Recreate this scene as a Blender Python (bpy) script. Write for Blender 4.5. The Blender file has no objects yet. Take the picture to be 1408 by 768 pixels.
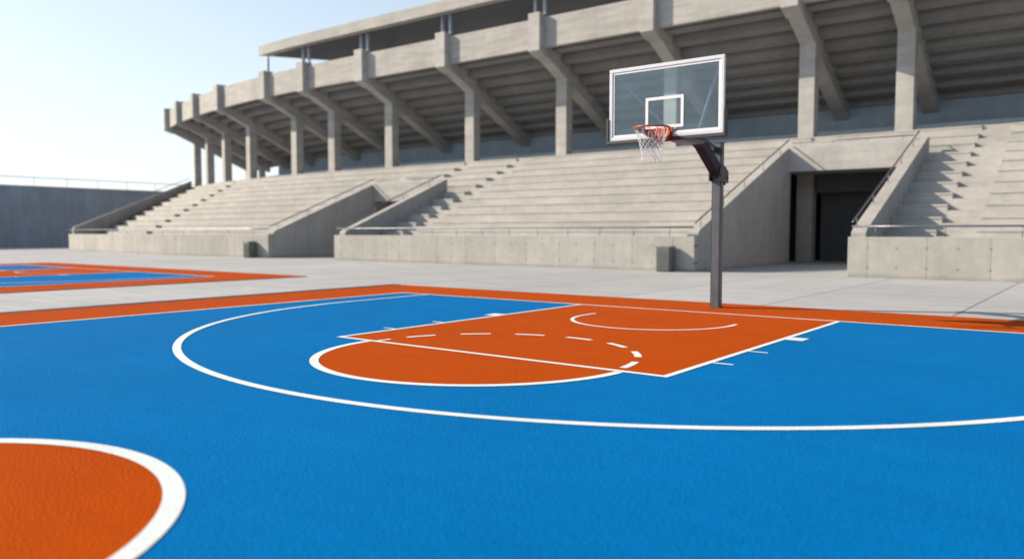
import bpy, bmesh, math, random
from mathutils import Vector, Matrix
random.seed(4)
C = bpy.context.scene.collection
R = math.radians
scene = bpy.context.scene

# World axes: x = u (along the baseline, to the right), y = v (towards the stadium), z up.
# ------------------------------------------------------------------ materials
def nt_new(name):
    m = bpy.data.materials.new(name); m.use_nodes = True
    nt = m.node_tree; nt.nodes.clear()
    out = nt.nodes.new('ShaderNodeOutputMaterial')
    return m, nt, out
class N:
    """small node helper"""
    def __init__(s, nt): s.nt = nt
    def n(s, t, **k):
        x = s.nt.nodes.new(t)
        for a, b in k.items(): setattr(x, a, b)
        return x
    def put(s, sock, v):
        if hasattr(v, 'is_output') or isinstance(v, bpy.types.NodeSocket): s.nt.links.new(v, sock)
        else:
            if isinstance(v, tuple) and sock.type == 'VECTOR': v = v[:3]
            sock.default_value = v
    def math(s, op, a, b=0.0, c=0.0, clamp=False):
        x = s.n('ShaderNodeMath', operation=op); x.use_clamp = clamp
        s.put(x.inputs[0], a); s.put(x.inputs[1], b); s.put(x.inputs[2], c)
        return x.outputs[0]
    def pos(s):
        g = s.n('ShaderNodeNewGeometry'); return g.outputs['Position'], g.outputs['Normal']
    def sep(s, v):
        x = s.n('ShaderNodeSeparateXYZ'); s.put(x.inputs[0], v); return x.outputs
    def scale(s, v, k):
        x = s.n('ShaderNodeVectorMath', operation='MULTIPLY'); s.put(x.inputs[0], v); x.inputs[1].default_value = k
        return x.outputs[0]
    def noise(s, v, sc, det=3.0, rough=.55):
        x = s.n('ShaderNodeTexNoise'); s.put(x.inputs['Vector'], v)
        x.inputs['Scale'].default_value = sc; x.inputs['Detail'].default_value = det; x.inputs['Roughness'].default_value = rough
        return x.outputs['Fac']
    def rng(s, v, a, b, c, d):
        x = s.n('ShaderNodeMapRange'); s.put(x.inputs[0], v)
        for i, q in enumerate((a, b, c, d)): x.inputs[i+1].default_value = q
        return x.outputs[0]
    def mul(s, col, f):
        x = s.n('ShaderNodeVectorMath', operation='SCALE'); s.put(x.inputs[0], col); s.put(x.inputs['Scale'], f)
        return x.outputs[0]
    def mix(s, f, a, b):
        x = s.n('ShaderNodeMix', data_type='RGBA'); s.put(x.inputs[0], f); s.put(x.inputs[6], a); s.put(x.inputs[7], b)
        return x.outputs[2]
    def bump(s, h, st, dist):
        x = s.n('ShaderNodeBump'); s.put(x.inputs['Height'], h); x.inputs['Strength'].default_value = st; x.inputs['Distance'].default_value = dist
        return x.outputs[0]
    def line(s, coord, pitch, off, w):
        """1 on a thin line every pitch"""
        f = s.math('FRACT', s.math('DIVIDE', s.math('SUBTRACT', coord, off), pitch))
        d = s.math('MINIMUM', f, s.math('SUBTRACT', 1.0, f))
        return s.math('LESS_THAN', d, w / pitch / 2)

def c4(c): return (c[0], c[1], c[2], 1)

def concrete(name, base, board=0.0, joints=None, holes=False, streak=.5, rough=.85, seat=False):
    m, nt, out = nt_new(name); k = N(nt)
    P, Nn = k.pos(); x, y, z = k.sep(P)
    big = k.rng(k.noise(P, .45, 4, .6), .3, .7, .88, 1.1)
    mid = k.rng(k.noise(P, 3.1, 5, .65), .3, .7, .93, 1.06)
    fine = k.rng(k.noise(P, 42, 3, .6), .3, .7, .94, 1.05)
    f = k.math('MULTIPLY', k.math('MULTIPLY', big, mid), fine)
    st = k.rng(k.noise(k.scale(P, (3.2, 3.2, .22)), 1.0, 4, .65), .35, .75, 1 + .07*streak, 1 - .16*streak)   # rain streaks
    f = k.math('MULTIPLY', f, st)
    if seat:   # worn, weathered rows: stains stretched along the rows
        s2 = k.rng(k.noise(k.scale(P, (.7, 1.6, 2.6)), 1.3, 5, .7), .3, .72, 1.06, .89)
        f = k.math('MULTIPLY', f, s2)
    h = k.noise(P, 30, 5, .7)
    if board:
        bd = k.line(z, board, 0.0, .014)
        row = k.noise(k.scale(P, (.5, .5, 1/board*1.0)), 1.0, 1, .5)
        f = k.math('MULTIPLY', f, k.rng(row, .3, .7, .9, 1.1))
        f = k.math('MULTIPLY', f, k.math('SUBTRACT', 1.0, k.math('MULTIPLY', bd, .14)))
        h = k.math('SUBTRACT', h, k.math('MULTIPLY', bd, 1.5))
    if joints:
        j = k.line(x, joints[0], joints[1], .022)
        pid = k.math('FLOOR', k.math('DIVIDE', k.math('SUBTRACT', x, joints[1]), joints[0]))
        wn = k.n('ShaderNodeTexWhiteNoise', noise_dimensions='1D'); k.put(wn.inputs['W'], pid)
        f = k.math('MULTIPLY', f, k.rng(wn.outputs[0], 0, 1, .93, 1.06))
        f = k.math('MULTIPLY', f, k.math('SUBTRACT', 1.0, k.math('MULTIPLY', j, .34)))
    if holes:
        fx = k.math('FRACT', k.math('DIVIDE', k.math('SUBTRACT', x, joints[1] + joints[0]*.25), joints[0]*.5))
        dx = k.math('MULTIPLY', k.math('SUBTRACT', fx, .5), joints[0]*.5)
        dz1 = k.math('ABSOLUTE', k.math('SUBTRACT', z, .61))
        dz = k.math('SUBTRACT', dz1, .31)
        d2 = k.math('SQRT', k.math('ADD', k.math('MULTIPLY', dx, dx), k.math('MULTIPLY', dz, dz)))
        f = k.math('MULTIPLY', f, k.math('SUBTRACT', 1.0, k.math('MULTIPLY', k.math('LESS_THAN', d2, .024), .7)))
        # weeping stain round the holes
        f = k.math('MULTIPLY', f, k.rng(d2, .02, .11, .93, 1.0))
    if name.startswith('wall') or name.startswith('side'):     # splash dirt along the foot of the wall
        f = k.math('MULTIPLY', f, k.rng(k.math('ADD', z, k.math('MULTIPLY', k.noise(P, 2.5, 4, .6), -.16)), -.10, .06, .72, 1.0))
    # pores
    v = k.n('ShaderNodeTexVoronoi'); k.put(v.inputs['Vector'], P); v.inputs['Scale'].default_value = 9.0
    pr = k.math('LESS_THAN', v.outputs['Distance'], .055)
    f = k.math('MULTIPLY', f, k.math('SUBTRACT', 1.0, k.math('MULTIPLY', pr, .35)))
    col = k.mul(c4(base), f)
    b = k.n('ShaderNodeBsdfPrincipled'); k.put(b.inputs['Base Color'], col); b.inputs['Roughness'].default_value = rough
    b.inputs['Specular IOR Level'].default_value = .25
    k.put(b.inputs['Normal'], k.bump(h, .35, .012)); nt.links.new(b.outputs[0], out.inputs[0])
    return m

def plaza_mat():
    m, nt, out = nt_new('plaza_concrete'); k = N(nt)
    P, Nn = k.pos(); x, y, z = k.sep(P)
    f = k.math('MULTIPLY', k.rng(k.noise(P, .16, 4, .6), .3, .7, .9, 1.09), k.rng(k.noise(P, 1.7, 5, .7), .3, .7, .92, 1.06))
    f = k.math('MULTIPLY', f, k.rng(k.noise(k.scale(P, (.30, 2.2, 1)), 1.2, 4, .65), .35, .7, 1.07, .87))
    f = k.math('MULTIPLY', f, k.rng(k.noise(P, 60, 3, .6), .3, .7, .93, 1.05))
    j = k.line(x, 3.33, -2.22, .035)
    j2 = k.line(y, 6.6, 6.3, .03)
    px = k.math('FLOOR', k.math('DIVIDE', k.math('SUBTRACT', x, -2.22), 3.33)); py = k.math('FLOOR', k.math('DIVIDE', k.math('SUBTRACT', y, 6.3), 6.6))
    wn = k.n('ShaderNodeTexWhiteNoise', noise_dimensions='1D'); k.put(wn.inputs['W'], k.math('ADD', k.math('MULTIPLY', px, 7.13), py))
    f = k.math('MULTIPLY', f, k.rng(wn.outputs[0], 0, 1, .955, 1.035))
    jj = k.math('MAXIMUM', j, k.math('MULTIPLY', j2, .6))
    f = k.math('MULTIPLY', f, k.math('SUBTRACT', 1.0, k.math('MULTIPLY', jj, .72)))
    col = k.mul(c4((.342, .350, .360)), f)
    b = k.n('ShaderNodeBsdfPrincipled'); k.put(b.inputs['Base Color'], col); b.inputs['Roughness'].default_value = .72
    b.inputs['Specular IOR Level'].default_value = .35
    h = k.math('SUBTRACT', k.noise(P, 45, 4, .7), k.math('MULTIPLY', jj, 2.0))
    k.put(b.inputs['Normal'], k.bump(h, .25, .01)); nt.links.new(b.outputs[0], out.inputs[0])
    return m

def court_mat(name, base, rough=.55, spec=.5, wear=0.0, bumpst=.55, coat=None):
    m, nt, out = nt_new(name); k = N(nt)
    P, Nn = k.pos()
    g1 = k.noise(P, 95, 2.5, .6); g2 = k.noise(P, 62, 2.5, .6)
    f = k.math('MULTIPLY', k.rng(k.noise(P, .5, 3, .6), .3, .7, .94, 1.05), k.rng(g1, .25, .75, .86, 1.12))
    f = k.math('MULTIPLY', f, k.rng(g2, .3, .7, .82, 1.17))
    f = k.math('MULTIPLY', f, k.rng(k.noise(k.scale(P, (.8, 3.5, 1)), 1.0, 5, .75), .3, .75, 1.03, .93))
    col = k.mul(c4(base), f)
    if wear:   # tiny chips where the colour below shows
        w = k.math('GREATER_THAN', k.math('ADD', k.noise(P, 75, 4, .75), k.math('MULTIPLY', k.noise(P, 3, 2, .5), .25)), 1-wear)
        col = k.mix(w, col, c4((.35, .36, .36)))
    h = k.math('ADD', g1, k.math('MULTIPLY', g2, 2.3))
    nm = k.bump(h, bumpst, .009)
    d = k.n('ShaderNodeBsdfDiffuse'); k.put(d.inputs['Color'], col); k.put(d.inputs['Normal'], nm)
    g = k.n('ShaderNodeBsdfGlossy'); k.put(g.inputs['Normal'], nm)
    k.put(g.inputs['Roughness'], k.rng(k.noise(P, 6, 4, .6), .3, .7, rough-.04, rough+.05))
    fr = k.n('ShaderNodeFresnel'); fr.inputs[0].default_value = 1.35
    mx = k.n('ShaderNodeMixShader'); k.put(mx.inputs[0], k.math('MULTIPLY', fr.outputs[0], spec))
    nt.links.new(d.outputs[0], mx.inputs[1]); nt.links.new(g.outputs[0], mx.inputs[2]); nt.links.new(mx.outputs[0], out.inputs[0])
    return m

def plain(name, base, rough=.5, metal=0.0, spec=.5, var=.08, bump=.0, sc=8.0):
    m, nt, out = nt_new(name); k = N(nt)
    P, Nn = k.pos()
    f = k.math('MULTIPLY', k.rng(k.noise(P, sc, 4, .6), .3, .7, 1-var, 1+var), k.rng(k.noise(P, sc*14, 3, .6), .3, .7, 1-var*.5, 1+var*.5))
    b = k.n('ShaderNodeBsdfPrincipled'); k.put(b.inputs['Base Color'], k.mul(c4(base), f))
    k.put(b.inputs['Roughness'], k.rng(k.noise(P, sc*2, 3, .6), .3, .7, rough*.88, rough*1.12))
    b.inputs['Metallic'].default_value = metal; b.inputs['Specular IOR Level'].default_value = spec
    if bump: k.put(b.inputs['Normal'], k.bump(k.noise(P, sc*12, 4, .6), bump, .004))
    nt.links.new(b.outputs[0], out.inputs[0]); return m

def glass_mat():
    m, nt, out = nt_new('board_glass'); k = N(nt)
    t = k.n('ShaderNodeBsdfTransparent'); t.inputs[0].default_value = (.85, .92, .95, 1)
    g = k.n('ShaderNodeBsdfGlossy'); g.inputs['Roughness'].default_value = .03; g.inputs['Color'].default_value = (.9, .96, 1, 1)
    P, Nn = k.pos()
    d = k.n('ShaderNodeBsdfDiffuse'); d.inputs[0].default_value = (.34, .50, .62, 1)     # thin dust film, its blue tint standing in for sky reflection
    dust = k.n('ShaderNodeMixShader'); k.put(dust.inputs[0], k.rng(k.noise(P, 3, 4, .6), .3, .7, .05, .09))
    nt.links.new(t.outputs[0], dust.inputs[1]); nt.links.new(d.outputs[0], dust.inputs[2])
    fr = k.n('ShaderNodeFresnel'); fr.inputs[0].default_value = 1.5
    mx = k.n('ShaderNodeMixShader'); k.put(mx.inputs[0], fr.outputs[0])
    nt.links.new(dust.outputs[0], mx.inputs[1]); nt.links.new(g.outputs[0], mx.inputs[2]); nt.links.new(mx.outputs[0], out.inputs[0])
    return m

WARM = (.338, .332, .316)
M = dict(
    wall=concrete('wall_concrete', WARM, joints=(1.68, -6.30), holes=True, streak=.55),
    side=concrete('side_wall_concrete', (0.3096, 0.3047, 0.2965), streak=.8),
    seat=concrete('seating_concrete', (0.3822, 0.3749, 0.3607), streak=.1, seat=True),
    fascia=concrete('board_marked_concrete', (0.3478, 0.3423, 0.3283), board=.21, streak=.25),
    frame=concrete('frame_concrete', (0.3592, 0.3541, 0.3435), board=.45, streak=.35),
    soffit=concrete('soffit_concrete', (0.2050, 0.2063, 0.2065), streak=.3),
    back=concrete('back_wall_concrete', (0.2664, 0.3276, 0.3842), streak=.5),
    lowwall=concrete('low_wall_concrete', (.40, .44, .47), streak=.2),
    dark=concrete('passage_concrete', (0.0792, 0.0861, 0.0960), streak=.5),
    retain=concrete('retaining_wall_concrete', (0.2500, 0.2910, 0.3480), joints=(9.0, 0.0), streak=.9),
    plaza=plaza_mat(),
    blue=court_mat('blue_acrylic', (0.0006, 0.1284, 0.3682), .40, .05),
    orange=court_mat('orange_acrylic', (0.3736, 0.0561, 0.0020), .42, .05),
    white=court_mat('white_line_paint', (0.5880, 0.6477, 0.6600), .5, .2, wear=.115, bumpst=.22),
    roofdark=plain('roof_shade_dark', (0.0540, 0.0571, 0.0626), .6, var=.1),  # shade under the roof, put into a near-black base colour
    dust=plain('sandy_edge', (0.3024, 0.2895, 0.2756), .9, var=.25, sc=12),
    rubber=plain('dark_drain', (0.0158, 0.0129, 0.0217), .6, var=.2),
    steel=plain('dark_steel', (0.0787, 0.0868, 0.1047), .42, metal=.15, var=.12, bump=.05, sc=5),
    armsteel=plain('arm_steel', (0.0280, 0.0310, 0.0380), .65, metal=0.0, spec=.15, var=.12),
    steel2=plain('black_steel', (0.0216, 0.0236, 0.0300), .42, metal=.1, var=.1),
    rail=plain('rail_steel', (0.1440, 0.1562, 0.1837), .38, metal=.6, var=.1),
    alu=plain('white_board_frame', (0.5700, 0.5950, 0.6200), .32, metal=.15, var=.03),
    mark=plain('white_board_paint', (0.6200, 0.6400, 0.6600), .5, var=.02),
    pad=plain('edge_padding', (0.0252, 0.0274, 0.0376), .6, var=.12, bump=.1),
    rim=plain('orange_rim_steel', (0.3168, 0.0419, 0.0100), .42, var=.07),
    net=plain('white_net_cord', (0.5904, 0.6170, 0.6515), .8, var=.05),
    post=plain('galvanised_steel', (0.2880, 0.3276, 0.3842), .45, metal=.35, var=.1),
    bin=plain('grey_green_bin_metal', (.118, .128, .122), .5, metal=.2, var=.12),
    bin2=plain('bin_liner', (0.0086, 0.0091, 0.0109), .7),
    glass=glass_mat(),
)

# ------------------------------------------------------------------ object helpers
def link(o): C.objects.link(o); return o
def tag(o, label=None, cat=None, group=None, kind=None):
    if label: o['label'] = label
    if cat: o['category'] = cat
    if group: o['group'] = group
    if kind: o['kind'] = kind
    return o
def empty(name, loc, rz=0.0):
    o = bpy.data.objects.new(name, None); o.location = loc; o.rotation_euler = (0, 0, rz); o.empty_display_size = .3
    return link(o)
def build(name, bm, mat, parent=None, off=(0, 0, 0), smooth=False, bevel=0.0, seg=2):
    """links bm as ONE mesh object; off = the world position of its root, subtracted from the vertices"""
    bmesh.ops.recalc_face_normals(bm, faces=bm.faces)
    if off != (0, 0, 0): bmesh.ops.translate(bm, verts=bm.verts, vec=-Vector(off))
    me = bpy.data.meshes.new(name); bm.to_mesh(me); bm.free()
    if smooth:
        for p in me.polygons: p.use_smooth = True
    me.materials.append(mat)
    o = bpy.data.objects.new(name, me); link(o)
    if parent: o.parent = parent
    if bevel:
        b = o.modifiers.new('bevel', 'BEVEL'); b.width = bevel; b.segments = seg; b.limit_method = 'ANGLE'; b.angle_limit = R(35)
    return o
def box(bm, x0, x1, y0, y1, z0, z1):
    vs = [bm.verts.new((x, y, z)) for z in (z0, z1) for x, y in ((x0, y0), (x1, y0), (x1, y1), (x0, y1))]
    for f in ((0, 3, 2, 1), (4, 5, 6, 7), (0, 1, 5, 4), (1, 2, 6, 5), (2, 3, 7, 6), (3, 0, 4, 7)):
        bm.faces.new([vs[i] for i in f])
    return bm
def frame_axes(d):
    d = d.normalized(); up = Vector((0, 0, 1)) if abs(d.z) < .95 else Vector((1, 0, 0))
    a = d.cross(up).normalized(); return a, a.cross(d).normalized()
def tube(bm, pts, r, n=8, closed=False):
    pts = [Vector(p) for p in pts]; rings = []
    m = len(pts)
    for i, p in enumerate(pts):
        if closed: d = pts[(i+1) % m] - pts[i-1]
        else: d = pts[min(i+1, m-1)] - pts[max(i-1, 0)]
        a, b = frame_axes(d)
        rings.append([bm.verts.new(p + (a*math.cos(2*math.pi*k/n) + b*math.sin(2*math.pi*k/n))*r) for k in range(n)])
    for i in range(m if closed else m-1):
        A_, B_ = rings[i], rings[(i+1) % m]
        for k in range(n): bm.faces.new((A_[k], A_[(k+1) % n], B_[(k+1) % n], B_[k]))
    if not closed:
        bm.faces.new(rings[0][::-1]); bm.faces.new(rings[-1])
    return bm
def bar(bm, p, q, w, h):
    """rectangular bar from p to q, w wide sideways, h deep"""
    p, q = Vector(p), Vector(q); a, b = frame_axes(q - p)
    v = [bm.verts.new(c + a*sx*w/2 + b*sy*h/2) for c in (p, q) for sx, sy in ((-1, -1), (1, -1), (1, 1), (-1, 1))]
    for f in ((0, 3, 2, 1), (4, 5, 6, 7), (0, 1, 5, 4), (1, 2, 6, 5), (2, 3, 7, 6), (3, 0, 4, 7)):
        bm.faces.new([v[i] for i in f])
    return bm
def extrude_x(bm, prof, x0, x1):
    """closed profile in (y,z), pushed along x"""
    a = [bm.verts.new((x0, y, z)) for y, z in prof]; b = [bm.verts.new((x1, y, z)) for y, z in prof]
    n = len(prof)
    for i in range(n): bm.faces.new((a[i], a[(i+1) % n], b[(i+1) % n], b[i]))
    bm.faces.new(a[::-1]); bm.faces.new(b); return bm

# the curved plan of the stadium: straight for s > U0, an arc bending away beyond it
U0 = -45.0; VC = 37.4 + 95.0
def pl(s, v):
    if s >= U0: return s, v
    a = (U0 - s)/95.0; r = VC - v
    return U0 - r*math.sin(a), VC - r*math.cos(a)
def rot(s): return 0.0 if s >= U0 else -(U0 - s)/95.0
def const(s): return lambda v: s
def sweep(bm, prof, sl, sr, step=2.0):
    """closed profile (v,z) swept along the plan curve from sl(v) to sr(v)"""
    L = abs(sr(37.0) - sl(37.0)); curved = min(sl(37.), sr(37.)) < U0
    n = max(1, int(math.ceil(L/step))) if curved else 1
    rings = []
    for i in range(n+1):
        t = i/n; ring = []
        for v, z in prof:
            s = sl(v)*(1-t) + sr(v)*t
            x, y = pl(s, v); ring.append(bm.verts.new((x, y, z)))
        rings.append(ring)
    m = len(prof)
    for i in range(n):
        for k in range(m): bm.faces.new((rings[i][k], rings[i][(k+1) % m], rings[i+1][(k+1) % m], rings[i+1][k]))
    bm.faces.new(rings[0][::-1]); bm.faces.new(rings[-1])
    return bm
def sw(prof, a, b): return sweep(bmesh.new(), prof, const(a) if not callable(a) else a, const(b) if not callable(b) else b)

# ------------------------------------------------------------------ ground and courts
bm = bmesh.new(); box(bm, -700, 500, -400, 900, -.6, -.02)
tag(build('plaza', bm, M['plaza']), kind='structure')

def poly(bm, pts, z):
    bm.faces.new([bm.verts.new((x, y, z)) for x, y in pts])
def strip(bm, a, b, z):
    """sheet between two point rows"""
    A_ = [bm.verts.new((x, y, z)) for x, y in a]; B_ = [bm.verts.new((x, y, z)) for x, y in b]
    for i in range(len(a)-1): bm.faces.new((A_[i], A_[i+1], B_[i+1], B_[i]))
def rect(bm, x0, x1, y0, y1, z): poly(bm, ((x0, y0), (x1, y0), (x1, y1), (x0, y1)), z)
def arc(c, r, a0, a1, n=96): return [(c[0]+r*math.cos(R(a0+(a1-a0)*i/n)), c[1]+r*math.sin(R(a0+(a1-a0)*i/n))) for i in range(n+1)]
def arcstrip(bm, c, r, w, a0, a1, z, n=96): strip(bm, arc(c, r-w, a0, a1, n), arc(c, r, a0, a1, n), z)
def up(bm):
    for f in bm.faces:
        f.normal_update()
        if f.normal.z < 0: f.normal_flip()
def sheet(name, bm, mat, parent, off):
    up(bm); bmesh.ops.translate(bm, verts=bm.verts, vec=-Vector(off))
    me = bpy.data.meshes.new(name); bm.to_mesh(me); bm.free(); me.materials.append(mat)
    o = bpy.data.objects.new(name, me); link(o); o.parent = parent; return o

def court(du, dv, vend, label):
    root = empty('basketball_court', (-5.94+du, 0+dv, -.02)); tag(root, kind='structure'); root['label'] = label
    off = (-5.94, 0, -.02)
    c = -5.94; E_ = -11.8
    # orange run-off slab
    bm = bmesh.new(); box(bm, c-9.55, c+9.55, E_-2.1+vend, 15.15, -.10, -.008)
    build('orange_border', bm, M['orange'], root, off)
    bm = bmesh.new(); rect(bm, c-7.40, c+7.40, E_+vend, 13.12, -.0045); sheet('blue_field', bm, M['blue'], root, off)
    # key + free-throw half circle
    bm = bmesh.new(); rect(bm, c-2.42, c+2.42, 7.06, 13.10, -.002)
    a = arc((-5.87, 7.04), 1.86, 180, 360); strip(bm, a, [(x, 7.06) for x, y in a], -.002)
    sheet('painted_key', bm, M['orange'], root, off)
    cc = (-4.92, .66) if True else None
    bm = bmesh.new(); poly(bm, arc(cc, 1.78, 0, 360, 128)[:-1], -.002); sheet('center_circle', bm, M['orange'], root, off)
    # white lines
    bm = bmesh.new(); z = .0010; w = .075
    L0, L1 = c-7.45, c+7.45
    rect(bm, L0, L0+w, E_+vend, 13.10, z); rect(bm, L1-w, L1, E_+vend, 13.10, z)
    rect(bm, L0, L1, 13.10, 13.10+w, z); rect(bm, L0, L1, E_-w+vend, E_+vend, z)
    rect(bm, c-2.47, c-2.47+w, 7.09, 13.10, z); rect(bm, c+2.47-w, c+2.47, 7.09, 13.10, z)
    rect(bm, c-2.47, c+2.47, 7.01, 7.09, z)
    # three-point line
    tc = (-5.93, 10.86); r = 6.615
    arcstrip(bm, tc, r, .10, 180, 360, z, 160)
    rect(bm, tc[0]-r, tc[0]-r+.08, tc[1], 13.10, z); rect(bm, tc[0]+r-.08, tc[0]+r, tc[1], 13.10, z)
    # free-throw circle: solid half, broken half
    fc = (-5.87, 7.02)
    arcstrip(bm, fc, 1.925, .10, 180.8, 359.2, z+.0002)
    arcstrip(bm, fc, 1.83, .06, 171, 178.5, z+.0002, 8)
    for a in (158, 133, 108.5, 84, 59.5, 35.5, 11): arcstrip(bm, (-5.88, 7.1), 1.84, .085, a-6.8, a+6.8, z, 10)
    # no-charge half circle
    nc = (-5.95, 11.50)
    arcstrip(bm, nc, 1.34, .065, 180, 360, z); rect(bm, nc[0]-1.34, nc[0]-1.275, 11.5, 11.85, z); rect(bm, nc[0]+1.275, nc[0]+1.34, 11.5, 11.72, z)
    for sd in (-1, 1):
        for (v, t) in ((9.17, .055), (8.12, .055), (10.6, .30)):
            x0, x1 = sorted((c+sd*2.472, c+sd*2.70)); rect(bm, x0, x1, v-t/2, v+t/2, z)
    arcstrip(bm, cc, 1.86, .115, 0, 360, z, 160)
    sheet('white_lines', bm, M['white'], root, off)
    return root
court(0, 0, 0, 'blue and orange painted basketball court in the foreground')
court(-24.55, 1.15, 0, 'blue and orange painted basketball court farther left across the plaza')
# dark drainage channel on the left side line and the dusty joint behind the baseline
bm = bmesh.new(); box(bm, -15.78, -15.495, -14, 15.2, -.10, -.002)
tag(build('drain_channel', bm, M['rubber']), kind='structure')
bm = bmesh.new(); box(bm, -15.49, 3.7, 15.153, 15.215, -.06, -.012)
tag(build('edge_joint', bm, M['dust']), kind='structure')
bm = bmesh.new(); box(bm, -20.93, -20.80, -12, 16.2, -.06, -.010)
tag(build('edge_joint', bm, M['rubber']), kind='structure')

# ------------------------------------------------------------------ lower grandstands
Z0, RISE, NR = .60, .45, 12
V0, RUN = 28.5, .99
ZP = 6.0
def riser_v(i): return V0 + RUN*(i-1)          # riser i (1..12) leads to tread i
def tread(v):
    i = 0
    while i < NR and v >= riser_v(i+1) - 1e-6: i += 1
    return Z0 + RISE*i
def stair_profile(v_from, v_to, bottom, sink=0.0, half=False):
    """top outline of the rows between two depths, closed at the given bottom outline [(v,z)...]"""
    top = []; i = 0
    while i < NR and v_from >= riser_v(i+1) - 1e-6: i += 1
    top.append((v_from, Z0+RISE*i - sink))
    for j in range(i+1, NR+1):
        v = riser_v(j)
        if v >= v_to: break
        zl, zh = Z0+RISE*(j-1)-sink, Z0+RISE*j-sink
        if half:
            top += [(v-RUN*.5, zl), (v-RUN*.5, (zl+zh)/2), (v, (zl+zh)/2), (v, zh)]
        else: top += [(v, zl), (v, zh-.07), (v-.022, zh-.07), (v-.022, zh)]
    top.append((v_to, top[-1][1]))
    # drop duplicates
    out = [top[0]]
    for p in top[1:]:
        if abs(p[0]-out[-1][0])+abs(p[1]-out[-1][1]) > 1e-5: out.append(p)
    return out + bottom
VB = 46.0
PV = 39.45                        # the rows end here, then the stadium's platform
def PT(v, base=0.0): return 1.64 + base + (v-27.35)*.388       # top of the sloping parapets

def rail_line(bm, pts, r=.03): tube(bm, pts, r, 10)
def resample_s(s0, s1, v, z, step=2.0):
    n = max(1, int(math.ceil(abs(s1-s0)/step))); return [(*pl(s0+(s1-s0)*i/n, v), z) for i in range(n+1)]

def wall_rail(root, off, s0, s1, v, z0, z1, pitch=1.5, first=.75):
    bm = bmesh.new(); rail_line(bm, resample_s(s0, s1, v, z1), .034)
    rl = build('handrail', bm, M['rail'], root, off, smooth=True)
    s = min(s0, s1) + first
    while s < max(s0, s1):
        bm = bmesh.new(); x, y = pl(s, v); tube(bm, ((x, y, z0-.01), (x, y, z1)), .014, 6)
        build('rail_post', bm, M['rail'], rl, off, smooth=True); s += pitch
def slope_rail(root, off, s, v0, v1, h=.30, dv=2.1, side=0.0, base=0.0):
    bm = bmesh.new(); n = 8
    sf = s if callable(s) else const(s)
    pts = [(*pl(sf(v0+(v1-v0)*i/n)+side, v0+(v1-v0)*i/n), PT(v0+(v1-v0)*i/n, base)+h) for i in range(n+1)]
    pts = [(pts[0][0], pts[0][1]-.10, pts[0][2]-.05)] + pts
    rail_line(bm, pts, .030)
    rl = build('handrail', bm, M['rail'], root, off, smooth=True)
    v = v0 + .4
    while v < v1:
        bm = bmesh.new(); x, y = pl(sf(v)+side, v); tube(bm, ((x, y, PT(v, base)-.02), (x, y, PT(v, base)+h)), .016, 6)
        build('rail_post', bm, M['rail'], rl, off, smooth=True); v += dv

def parapet(root, off, s, th, v0, v1, to_ground=True, base=0.0):
    """sloping side wall of a stand, th thick towards +s, down to the ground"""
    zb = -.06
    sf = s if callable(s) else const(s)
    prof = [(v0, zb), (v1, zb), (v1, PT(v1, base)), (v0+.0, PT(v0, base)-.0)]
    prof[3] = (v0+.12, PT(v0, base)); prof.append((v0, PT(v0, base)-.10))
    bm = sweep(bmesh.new(), prof, sf, lambda v: sf(v)+th, 50)
    return build('parapet', bm, M['side'], root, off, bevel=.012)

TH = .46
def grandstand(label, sl, sr, aisles, left_par, right_par, vbl, vbr, rail_pitch, right_rail_h=.30, lbase=0.0):
    """sl/sr: functions s(v) of the left and right edge; aisles: functions s(v) of each aisle's left edge"""
    loc = (*pl((sl(27)+sr(27))/2, 26.65), -.02)
    root = empty('grandstand', loc)
    tag(root, label, 'grandstand', 'concrete grandstands under the stadium')
    off = tuple(loc)
    # front wall
    bm = sweep(bmesh.new(), [(26.65, -.06), (26.98, -.06), (26.98, 1.27), (26.65, 1.27)], sl, sr)
    build('front_wall', bm, M['wall'], root, off, bevel=.012)
    # rows, cut by the aisles
    il = (lambda v: sl(v)+TH) if left_par else sl
    ir = (lambda v: sr(v)-TH) if right_par else sr
    edges = [il]
    for a in aisles: edges += [a, (lambda a: (lambda v: a(v)+1.15))(a)]
    edges.append(ir)
    bottom_in = [(37.3, 4.45), (37.3, -.06), (26.985, -.06)]
    for i in range(len(edges)-1):
        a, b = edges[i], edges[i+1]
        half = (i % 2 == 1)
        prof = stair_profile(26.985, PV, [(PV, 4.45)] + bottom_in, sink=.22 if half else 0.0, half=half)
        if half:
            bm = sweep(bmesh.new(), prof, (lambda a: lambda v: a(v)+.003)(a), (lambda b: lambda v: b(v)-.003)(b))
            build('aisle_stair', bm, M['seat'], root, off)
        else:
            bm = sweep(bmesh.new(), prof, a, b)
            build('seating_rows', bm, M['seat'], root, off)
    if left_par:
        parapet(root, off, sl, TH-.004, 27.0, vbl, base=lbase)
    if right_par:
        parapet(root, off, lambda v: sr(v)-TH+.004, TH-.004, 27.0, vbr)
    # rails
    wall_rail(root, off, sl(27.)+.10, sr(27.)-.08, 26.74, 1.27, 1.60, rail_pitch, .7)
    if left_par: slope_rail(root, off, lambda v: sl(v)+.08, 26.95, vbl-.1, base=lbase)
    if right_par: slope_rail(root, off, lambda v: sr(v)-.08, 26.95, vbr-.1, h=right_rail_h)
    return root
def lerp_s(a, b): return lambda v: a + (b-a)*(v-26.65)/(40.3-26.65)
grandstand('nearest concrete grandstand right of the dark tunnel opening, cut by the right edge', const(-6.90), const(16.0), [const(-4.85), const(9.0)], True, False, 37.0, 37.0, 1.95)
grandstand('wide middle concrete grandstand behind the basketball hoop between the two openings', const(-32.0), const(-12.17), [const(-29.9), const(-19.0)][:1], True, True, 34.8, 37.0, 1.5)
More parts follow.
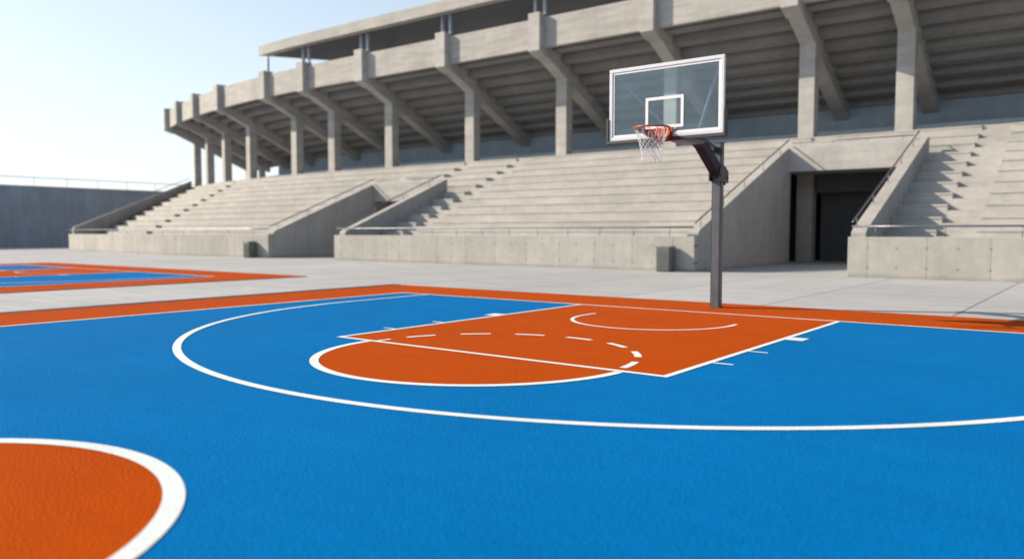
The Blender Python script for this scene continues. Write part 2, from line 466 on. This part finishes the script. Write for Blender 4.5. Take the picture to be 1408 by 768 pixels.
grandstand('far left concrete grandstand with curved front wall beside the shaded wall', lerp_s(-66.0, -78.5), const(-37.6), [lerp_s(-55.0, -64.0)], True, True, 39.44, 34.8, 2.4, lbase=.35)

# ------------------------------------------------------------------ the stadium
ST = (-27.0, 40.3, -.02)
stadium = empty('stadium', ST)
tag(stadium, 'raw concrete stadium with ribbed overhanging tier on slender columns', 'stadium')
def part(name, bm, mat, **k): return build(name, bm, M[mat], stadium, ST, **k)
S_L, S_R = -79.5, 16.0
# platform on top of the stands, carried to the back wall
part('platform', sw([(PV+.002, 5.45), (PV+.002, ZP), (VB, ZP), (VB, 5.45)], S_L, S_R), 'seat')
# entrances: beam over the opening with rows behind it
def entrance(s0, s1, vb, aisle):
    zt = PT(vb)-.06
    part('lintel', sw([(vb-.32, zt-1.15), (vb-.02, zt-1.15), (vb-.02, zt), (vb-.32, zt)], s0+.002, s1-.002), 'wall2' if 'wall2' in M else 'frame', bevel=.012)
    a = aisle
    for x0, x1, half in ((s0-TH+.002, a, False), (a+.002, a+1.1, True), (a+1.102, s1+TH-.002, False)):
        prof = stair_profile(vb+.004, PV, [(PV, zt-1.12), (vb+.004, zt-1.12)], sink=.22 if half else 0, half=half)
        part('aisle_stair' if half else 'seating_rows', sw(prof, x0, x1), 'seat')
    bm = bmesh.new(); rail_line(bm, [(s0+.1, vb-.2, zt+.16), (s1-.1, vb-.2, zt+.16)], .026)
    rl = part('handrail', bm, 'rail', smooth=True)
    for i in range(4):
        bm = bmesh.new(); xx = s0+.5+(s1-s0-1)*i/3; tube(bm, ((xx, vb-.2, zt-.01), (xx, vb-.2, zt+.16)), .015, 6)
        build('rail_post', bm, M['rail'], rl, ST)
entrance(-12.17, -6.90, 37.0, -12.0)
entrance(-37.6, -32.0, 34.8, -34.2)
# the dark concourse behind the entrances
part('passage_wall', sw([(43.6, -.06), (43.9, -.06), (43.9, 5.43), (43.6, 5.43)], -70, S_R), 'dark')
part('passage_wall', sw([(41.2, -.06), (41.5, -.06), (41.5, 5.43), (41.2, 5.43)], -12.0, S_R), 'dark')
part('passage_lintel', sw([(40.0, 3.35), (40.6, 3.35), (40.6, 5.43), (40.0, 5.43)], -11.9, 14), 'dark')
# rear wall above the platform, its low plinth wall and the end return
SB = -69.5
part('back_wall', sw([(VB+.02, -.06), (VB+.32, -.06), (VB+.32, 9.6), (VB+.02, 9.6)], SB, S_R), 'back')
part('low_wall', sw([(43.9, ZP-.01), (44.15, ZP-.01), (44.15, 6.75), (43.9, 6.75)], SB+1, S_R), 'lowwall')

FR = [-8.0, -12.4, -19.7, -26.85, -34.1, -41.7, -48.1, -53.2, -61.2, -67.0, -72.3, -77.6, -.6, 7.0, 14.0]
# one frame, then copies: column, raking beam (> pier head)
col0 = bmesh.new(); box(col0, -.38, .38, 2.38, 3.04, -.06, 11.02)
colm = build('column', col0, M['frame'], stadium, bevel=.02)
def rib_z(y): return 11.8 - (y+.25)*(11.8-7.55)/(8.85)
rp = [(-.12, 11.75), (-.12, 12.9), (8.6, 8.9), (8.6, rib_z(8.6))]
rk0 = bmesh.new(); extrude_x(rk0, rp, -.36, .36)
rakm = build('raker_beam', rk0, M['frame'], stadium, bevel=.02)
pr0 = bmesh.new(); extrude_x(pr0, [(-.42, 11.72), (-.42, 13.85), (.42, 13.85), (.42, 11.40), (-.12, 11.60)], -.40, .40)
pier0 = build('pier_head', pr0, M['frame'], rakm, bevel=.02)
po0 = bmesh.new(); box(po0, -.085, .085, -.085, .085, 0, 1.0)
post0 = build('roof_post', po0, M['post'], stadium)
def place(o, s, first, z=0):
    if not first:
        c = o.copy(); C.objects.link(c); c.parent = stadium
    else: c = o
    x, y = pl(s, 37.4); c.location = (x-ST[0], y-ST[1], z-ST[2]); c.rotation_euler = (0, 0, rot(s)); return c
for i, s in enumerate(FR):
    place(colm, s, i == 0)
    r_ = place(rakm, s, i == 0)
    if i:
        p_ = pier0.copy(); C.objects.link(p_); p_.parent = r_
# short rear columns under the last raking beams
rc0 = bmesh.new(); box(rc0, -.3, .3, 7.6, 8.1, 5.9, 8.4)
rear = build('rear_column', rc0, M['frame'], stadium)
for i, s in enumerate((-72.3, -77.6)): place(rear, s, i == 0)

# stepped underside and top of the raked upper tier, fascia between the piers
NS = 9; a0, b0 = 37.78, 12.75; dv_, dz_ = .95, .465
und = [(a0, b0)]
for i in range(NS):
    v = a0 + dv_*(i+1); zt = b0 - dz_*i
    und += [(v, zt), (v, zt-dz_)]
und.append((VB+.45, und[-1][1]))
top = [(v, z+.62) for v, z in und][::-1]
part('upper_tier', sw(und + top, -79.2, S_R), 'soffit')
# nosing ribs on the soffit catch the light and give it its deep bands
for i in range(NS):
    v = a0 + dv_*(i+1); z = b0 - dz_*(i+1)
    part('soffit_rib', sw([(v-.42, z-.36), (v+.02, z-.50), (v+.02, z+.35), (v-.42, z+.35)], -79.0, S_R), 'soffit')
fs = sorted(FR)
for i in range(len(fs)-1):
    bm = sw([(37.42, 11.92), (37.74, 11.92), (37.74, 13.62), (37.42, 13.62)], fs[i]+.402, fs[i+1]-.402)
    part('fascia_panel', bm, 'fascia', bevel=.015)
# roof and its posts
def rz(v): return 14.95 + (v-36.7)*.10
def roof_prof(): return [(36.7, rz(36.7)), (50.5, rz(50.5)), (50.5, rz(50.5)+.45), (36.7, rz(36.7)+.72)]
part('roof_shade_sheet', sw([(37.6, rz(37.6)-.06), (50.3, rz(50.3)-.06), (50.3, rz(50.3)-.003), (37.6, rz(37.6)-.003)], -52.2, S_R-.3), 'roofdark')  # added dark sheet: the roof's underside shade is painted into its colour
part('roof', sw(roof_prof(), -53.0, S_R), 'fascia', bevel=.02)
first = True
for s in FR:
    if s < -53.5: continue
    for d in ((-.05,) if s < -53 else (-.33, .33)):
        for vv in (37.62, 46.3):
            zz0 = 13.6 if vv < 40 else 8.6
            c = post0 if first else post0.copy()
            if not first: C.objects.link(c); c.parent = stadium
            first = False
            x, y = pl(s+d, vv); c.location = (x-ST[0], y-ST[1], zz0-ST[2]); c.rotation_euler = (0, 0, rot(s)); c.scale = (1, 1, rz(vv)+.05-zz0)

# ------------------------------------------------------------------ retaining wall at far left
rt = empty('retaining_wall', (-82.6, 20, -.02)); ro = (-82.6, 20, -.02)
tag(rt, 'tall shaded grey concrete wall at the far left edge of the plaza', 'wall')
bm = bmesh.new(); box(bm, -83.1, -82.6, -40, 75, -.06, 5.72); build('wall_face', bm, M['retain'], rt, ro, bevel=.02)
bm = bmesh.new(); box(bm, -83.15, -82.55, -40, 75, 5.723, 5.84); build('coping', bm, M['frame'], rt, ro)
bm = bmesh.new()
for zz in (6.65,): rail_line(bm, [(-82.85, -40, zz), (-82.85, 75, zz)], .035)
rl = build('handrail', bm, M['post'], rt, ro)
for i in range(39):
    bm = bmesh.new(); yy = -39.5+i*3.0; tube(bm, ((-82.85, yy, 5.83), (-82.85, yy, 6.65)), .025, 6); build('rail_post', bm, M['post'], rl, ro)

# ------------------------------------------------------------------ litter bins
def litter_bin(loc, rz_, label):
    root = empty('litter_bin', loc, rz_); tag(root, label, 'bin', 'litter bins against the grandstand walls')
    bm = bmesh.new(); box(bm, -.27, .27, -.24, .24, .03, .86); build('body', bm, M['bin'], root, bevel=.02)
    bm = bmesh.new(); box(bm, -.24, .24, -.21, .21, 0, .03); build('plinth', bm, M['bin2'], root)
    bm = bmesh.new()
    for k in range(7): box(bm, -.235+k*.07, -.195+k*.07, -.252, -.2395, .07, .80)
    build('front_slats', bm, M['bin'], root, bevel=.004)
    bm = bmesh.new()
    for x0, x1, y0, y1 in ((-.285, .285, -.255, -.19), (-.285, .285, .19, .255), (-.285, -.21, -.19, .19), (.21, .285, -.19, .19)):
        box(bm, x0, x1, y0, y1, .862, .92)
    build('rim', bm, M['bin'], root, bevel=.008)
    bm = bmesh.new(); box(bm, -.209, .209, -.189, .189, .862, .875); build('liner', bm, M['bin2'], root)
    return root
litter_bin((-13.15, 26.34, -.02), 0, 'grey square litter bin behind the hoop at the right end of the middle stand wall')
x, y = pl(-38.9, 26.34)
litter_bin((x, y, -.02), 0, 'dark litter bin at the right end of the far left stand wall')

# ------------------------------------------------------------------ basketball hoop
HX = -6.04; HP = (HX, 14.25, 0.0)
hoop = empty('basketball_hoop', HP)
tag(hoop, 'freestanding basketball hoop with clear backboard, orange rim and white net on dark pole', 'basketball hoop')
def hp(name, bm, mat, parent=None, **k): return build(name, bm, M[mat], parent or hoop, HP, **k)
bm = bmesh.new(); box(bm, HX-.078, HX+.078, 14.16, 14.33, 0.0, 3.08); pole = hp('pole', bm, 'steel', bevel=.012)
bm = bmesh.new(); box(bm, HX+.0785, HX+.092, 14.165, 14.20, .02, 3.06); box(bm, HX-.092, HX-.0785, 14.165, 14.20, .02, 3.06); hp('flange', bm, 'steel2', pole)
bm = bmesh.new(); box(bm, HX-.083, HX+.083, 14.155, 14.335, 3.081, 3.095); hp('pole_cap', bm, 'steel2', pole)
# main arm: rises forward from the clamp, then runs level to the board
bm = bmesh.new(); extrude_x(bm, [(14.40, 2.30), (14.12, 2.45), (13.36, 2.93), (13.16, 2.995), (13.10, 3.034), (13.60, 3.034), (14.24, 2.62), (14.42, 2.42)], HX-.088, HX+.088)
arm = hp('support_arm', bm, 'armsteel', bevel=.01)
bm = bmesh.new(); extrude_x(bm, [(14.46, 2.34), (14.06, 2.38), (14.06, 2.62), (14.30, 2.66), (14.46, 2.56)], HX-.115, HX-.09)
extrude_x(bm, [(14.46, 2.34), (14.06, 2.38), (14.06, 2.62), (14.30, 2.66), (14.46, 2.56)], HX+.09, HX+.115); hp('clamp_plate', bm, 'steel2', arm, bevel=.006)
bm = bmesh.new()
for yy, zz in ((14.12, 2.47), (14.40, 2.44)): tube(bm, ((HX-.135, yy, zz), (HX+.135, yy, zz)), .022, 8)
hp('bolt', bm, 'rail', arm)
# level lattice carrying the board
bm = bmesh.new()
for sx in (-1, 1): bar(bm, (HX+sx*.16, 12.10, 3.09), (HX+sx*.10, 13.35, 3.09), .05, .07)
bar(bm, (HX-.2, 12.12, 3.085), (HX+.2, 12.12, 3.085), .05, .06); bar(bm, (HX-.13, 13.30, 3.085), (HX+.13, 13.30, 3.085), .05, .06)
for i in range(4): bar(bm, (HX+(-.15 if i % 2 else .15), 12.2+i*.27, 3.095), (HX+(.15 if i % 2 else -.15), 12.47+i*.27, 3.095), .022, .022)
hp('carrier_frame', bm, 'steel2')
bm = bmesh.new(); extrude_x(bm, [(12.08, 3.00), (12.08, 3.035), (13.40, 3.035), (13.20, 2.97), (12.7, 2.955)], HX-.13, HX+.13); hp('carrier_plate', bm, 'steel', bevel=.004)
bm = bmesh.new(); bar(bm, (HX, 13.45, 3.13), (HX, 14.17, 2.96), .05, .045); tie = hp('top_strut', bm, 'steel2', bevel=.004)
bm = bmesh.new(); tube(bm, ((HX-.06, 14.13, 2.955), (HX+.06, 14.13, 2.955)), .05, 14); hp('pivot', bm, 'steel2', tie)
# backboard
BL, BR, BZ0, BZ1, BY = HX-1.035, HX+1.035, 2.985, 4.20, 12.0
bm = bmesh.new(); box(bm, BL+.05, BR-.05, BY-.008, BY+.008, BZ0+.05, BZ1-.05); board = hp('backboard', bm, 'glass')
def ring_frame(bm, x0, x1, z0, z1, w, y0, y1):
    box(bm, x0, x1, y0, y1, z1-w, z1); box(bm, x0, x1, y0, y1, z0, z0+w)
    box(bm, x0, x0+w, y0, y1, z0+w, z1-w); box(bm, x1-w, x1, y0, y1, z0+w, z1-w)
bm = bmesh.new(); ring_frame(bm, BL, BR, BZ0, BZ1, .058, BY-.028, BY+.030); hp('board_frame', bm, 'alu', board, bevel=.005)
bm = bmesh.new(); ring_frame(bm, BL+.0585, BR-.0585, BZ0+.0585, BZ1-.0585, .035, BY-.014, BY-.0095); hp('border_line', bm, 'mark', board)
bm = bmesh.new(); ring_frame(bm, HX-.345, HX+.345, 3.135, 3.655, .050, BY-.014, BY-.0095); hp('target_square', bm, 'mark', board)
# padding along the bottom edge and up both corners
bm = bmesh.new(); y0, y1 = BY-.050, BY+.050
x0, x1 = BL-.048, BR+.048; zb = BZ0-.062
box(bm, x0, x1, y0, y1, zb, BZ0-.001)
box(bm, x0, BL-.001, y0, y1, BZ0-.001, BZ0+.38); box(bm, BR+.001, x1, y0, y1, BZ0-.001, BZ0+.38)
hp('edge_padding', bm, 'pad', board, bevel=.012)
# brace rods from the upper corners to the carrier
for sx, yb in ((-1, 12.45), (1, 13.05)):
    bm = bmesh.new(); tube(bm, ((HX+sx*.94, BY+.035, BZ1-.10), (HX+sx*.11, yb, 3.13)), .021, 10)
    box(bm, HX+sx*.94-.035, HX+sx*.94+.035, BY+.010, BY+.034, BZ1-.15, BZ1-.06)
    hp('brace_rod', bm, 'post', smooth=False)
# rim with its deep bracket
RC = (HX, 11.56, 3.095); RR = .280
bm = bmesh.new(); tube(bm, [(RC[0]+RR*math.cos(2*math.pi*i/64), RC[1]+RR*math.sin(2*math.pi*i/64), RC[2]) for i in range(64)], .0155, 10, closed=True)
rim = hp('rim', bm, 'rim', smooth=True)
bm = bmesh.new()
# mounting bracket: curved skirt behind the ring, down to the base of the board
n = 20; R1 = RR+.004
outer = []; a0_, a1_ = 28, 152
for i in range(n+1):
    a = R(a0_+(a1_-a0_)*i/n); ca, sa = math.cos(a), math.sin(a)
    outer.append(((RC[0]+R1*ca, RC[1]+R1*sa), (RC[0]+(R1+.012)*ca, RC[1]+(R1+.012)*sa), max(0, math.sin(math.pi*i/n))**.5))
rings = []
for (p0, p1, k_) in outer:
    zt, zb_ = RC[2]+.012, RC[2]-.02-.125*k_
    rings.append([bm.verts.new((p0[0], p0[1], zt)), bm.verts.new((p1[0], p1[1], zt)), bm.verts.new((p1[0], p1[1], zb_)), bm.verts.new((p0[0], p0[1], zb_))])
for i in range(n):
    for k_ in range(4): bm.faces.new((rings[i][k_], rings[i][(k_+1) % 4], rings[i+1][(k_+1) % 4], rings[i+1][k_]))
bm.faces.new(rings[0]); bm.faces.new(rings[-1][::-1])
extrude_x(bm, [(11.80, 3.085), (11.972, 3.085), (11.972, 2.93), (11.90, 2.93), (11.80, 2.98)], HX-.125, HX+.125)
box(bm, HX-.17, HX+.17, 11.955, 11.985, 2.91, 3.14)
hp('bracket', bm, 'rim', rim, bevel=.004)
bm = bmesh.new()
for i in range(12):
    a = 2*math.pi*(i+.5)/12
    tube(bm, [(RC[0]+(RR-.004)*math.cos(a)+.016*math.cos(t)*-math.sin(a), RC[1]+(RR-.004)*math.sin(a)+.016*math.cos(t)*math.cos(a), RC[2]-.016+.014*math.sin(t)) for t in (math.pi, math.pi*1.25, math.pi*1.5, math.pi*1.75, 2*math.pi)], .004, 6)
hp('net_hook', bm, 'rim', rim)
# the net: crossing cords
def nr(t):        # radius down the net
    return .262*(1-t)**1.5 + .142*(1-(1-t)**1.5) + .012*max(0, t-.75)*4*.6
bm = bmesh.new(); NC = 13; LEN = .515
for sd in (-1, 1):
    for i in range(NC):
        pts = []
        for k_ in range(41):
            t = k_/40
            # long loops at the top, then diamonds
            tw = t*1.2 if t < .25 else .30 + (t-.25)*4.4
            a = 2*math.pi*(i+.5)/NC + sd*tw*(2*math.pi/NC)*1.15
            r = nr(t) + .004*sd + .004*math.sin(7*t+i)
            pts.append((RC[0]+r*math.cos(a), RC[1]+r*math.sin(a), RC[2]-.018-LEN*t))
        tube(bm, pts, .0036, 6)
# knots
hp('net', bm, 'net', smooth=True)
# base plate with anchor bolts
bm = bmesh.new(); box(bm, HX-.10, HX+.10, 14.14, 14.35, .002, .014); hp('base_plate', bm, 'steel', pole)

# ------------------------------------------------------------------ light
EL = R(29); SU, SV = -.907, -.44
n_ = math.hypot(SU, SV); SU, SV = SU/n_, SV/n_
sd = bpy.data.lights.new('sun', 'SUN'); sd.energy = 5.0; sd.angle = R(.5); sd.color = (1.0, .86, .68)
so = bpy.data.objects.new('sun', sd); link(so)
dirv = Vector((SU*math.cos(EL), SV*math.cos(EL), math.sin(EL)))
so.rotation_euler = dirv.to_track_quat('Z', 'Y').to_euler(); so.location = (-60, -20, 60)
w = bpy.data.worlds.new('World'); scene.world = w; w.use_nodes = True
nt = w.node_tree; bg = nt.nodes['Background']
sky = nt.nodes.new('ShaderNodeTexSky'); sky.sky_type = 'NISHITA'; sky.sun_disc = False
sky.sun_elevation = EL; sky.sun_rotation = math.atan2(SU, SV)
sky.altitude = 0; sky.air_density = 1.0; sky.dust_density = .9; sky.ozone_density = 1.5
k = N(nt)
tc = k.n('ShaderNodeTexCoord'); zz_ = k.sep(tc.outputs['Generated'])[2]
zc = k.math('MAXIMUM', zz_, 0.0)
hz = k.math('MULTIPLY', k.math('POWER', 2.718, k.math('MULTIPLY', zc, -2.8)), .80)
dp = k.n('ShaderNodeVectorMath', operation='DOT_PRODUCT'); k.put(dp.inputs[0], tc.outputs['Generated']); dp.inputs[1].default_value = dirv
hz = k.math('ADD', hz, k.math('MULTIPLY', k.math('POWER', k.math('MAXIMUM', dp.outputs['Value'], 0.0), 3.0), .5), clamp=True)      # pale haze thickening towards the horizon
nt.links.new(k.mix(hz, sky.outputs[0], (5.8, 6.3, 6.5, 1)), bg.inputs[0]); bg.inputs[1].default_value = .10

# ------------------------------------------------------------------ camera
cd = bpy.data.cameras.new('camera'); cam = bpy.data.objects.new('camera', cd); link(cam)
FPX = 1086.0
cd.sensor_width = 36.0; cd.lens = FPX/1408*36.0; cd.clip_end = 3000; cd.clip_start = .05
pitch = math.atan(65/FPX); TH_ = math.atan2(.6092577556775892, .7929722486611414)
cam.location = (0, 0, 1.42); cam.rotation_euler = (math.pi/2 - pitch, 0, TH_)
cd.dof.use_dof = True; cd.dof.focus_distance = 9.2; cd.dof.aperture_fstop = cd.lens/1000/.039
scene.camera = cam
vs = scene.view_settings; vs.view_transform = 'Standard'; vs.look = 'None'; vs.gamma = 1.0; vs.exposure = .77; vs.use_curve_mapping = False
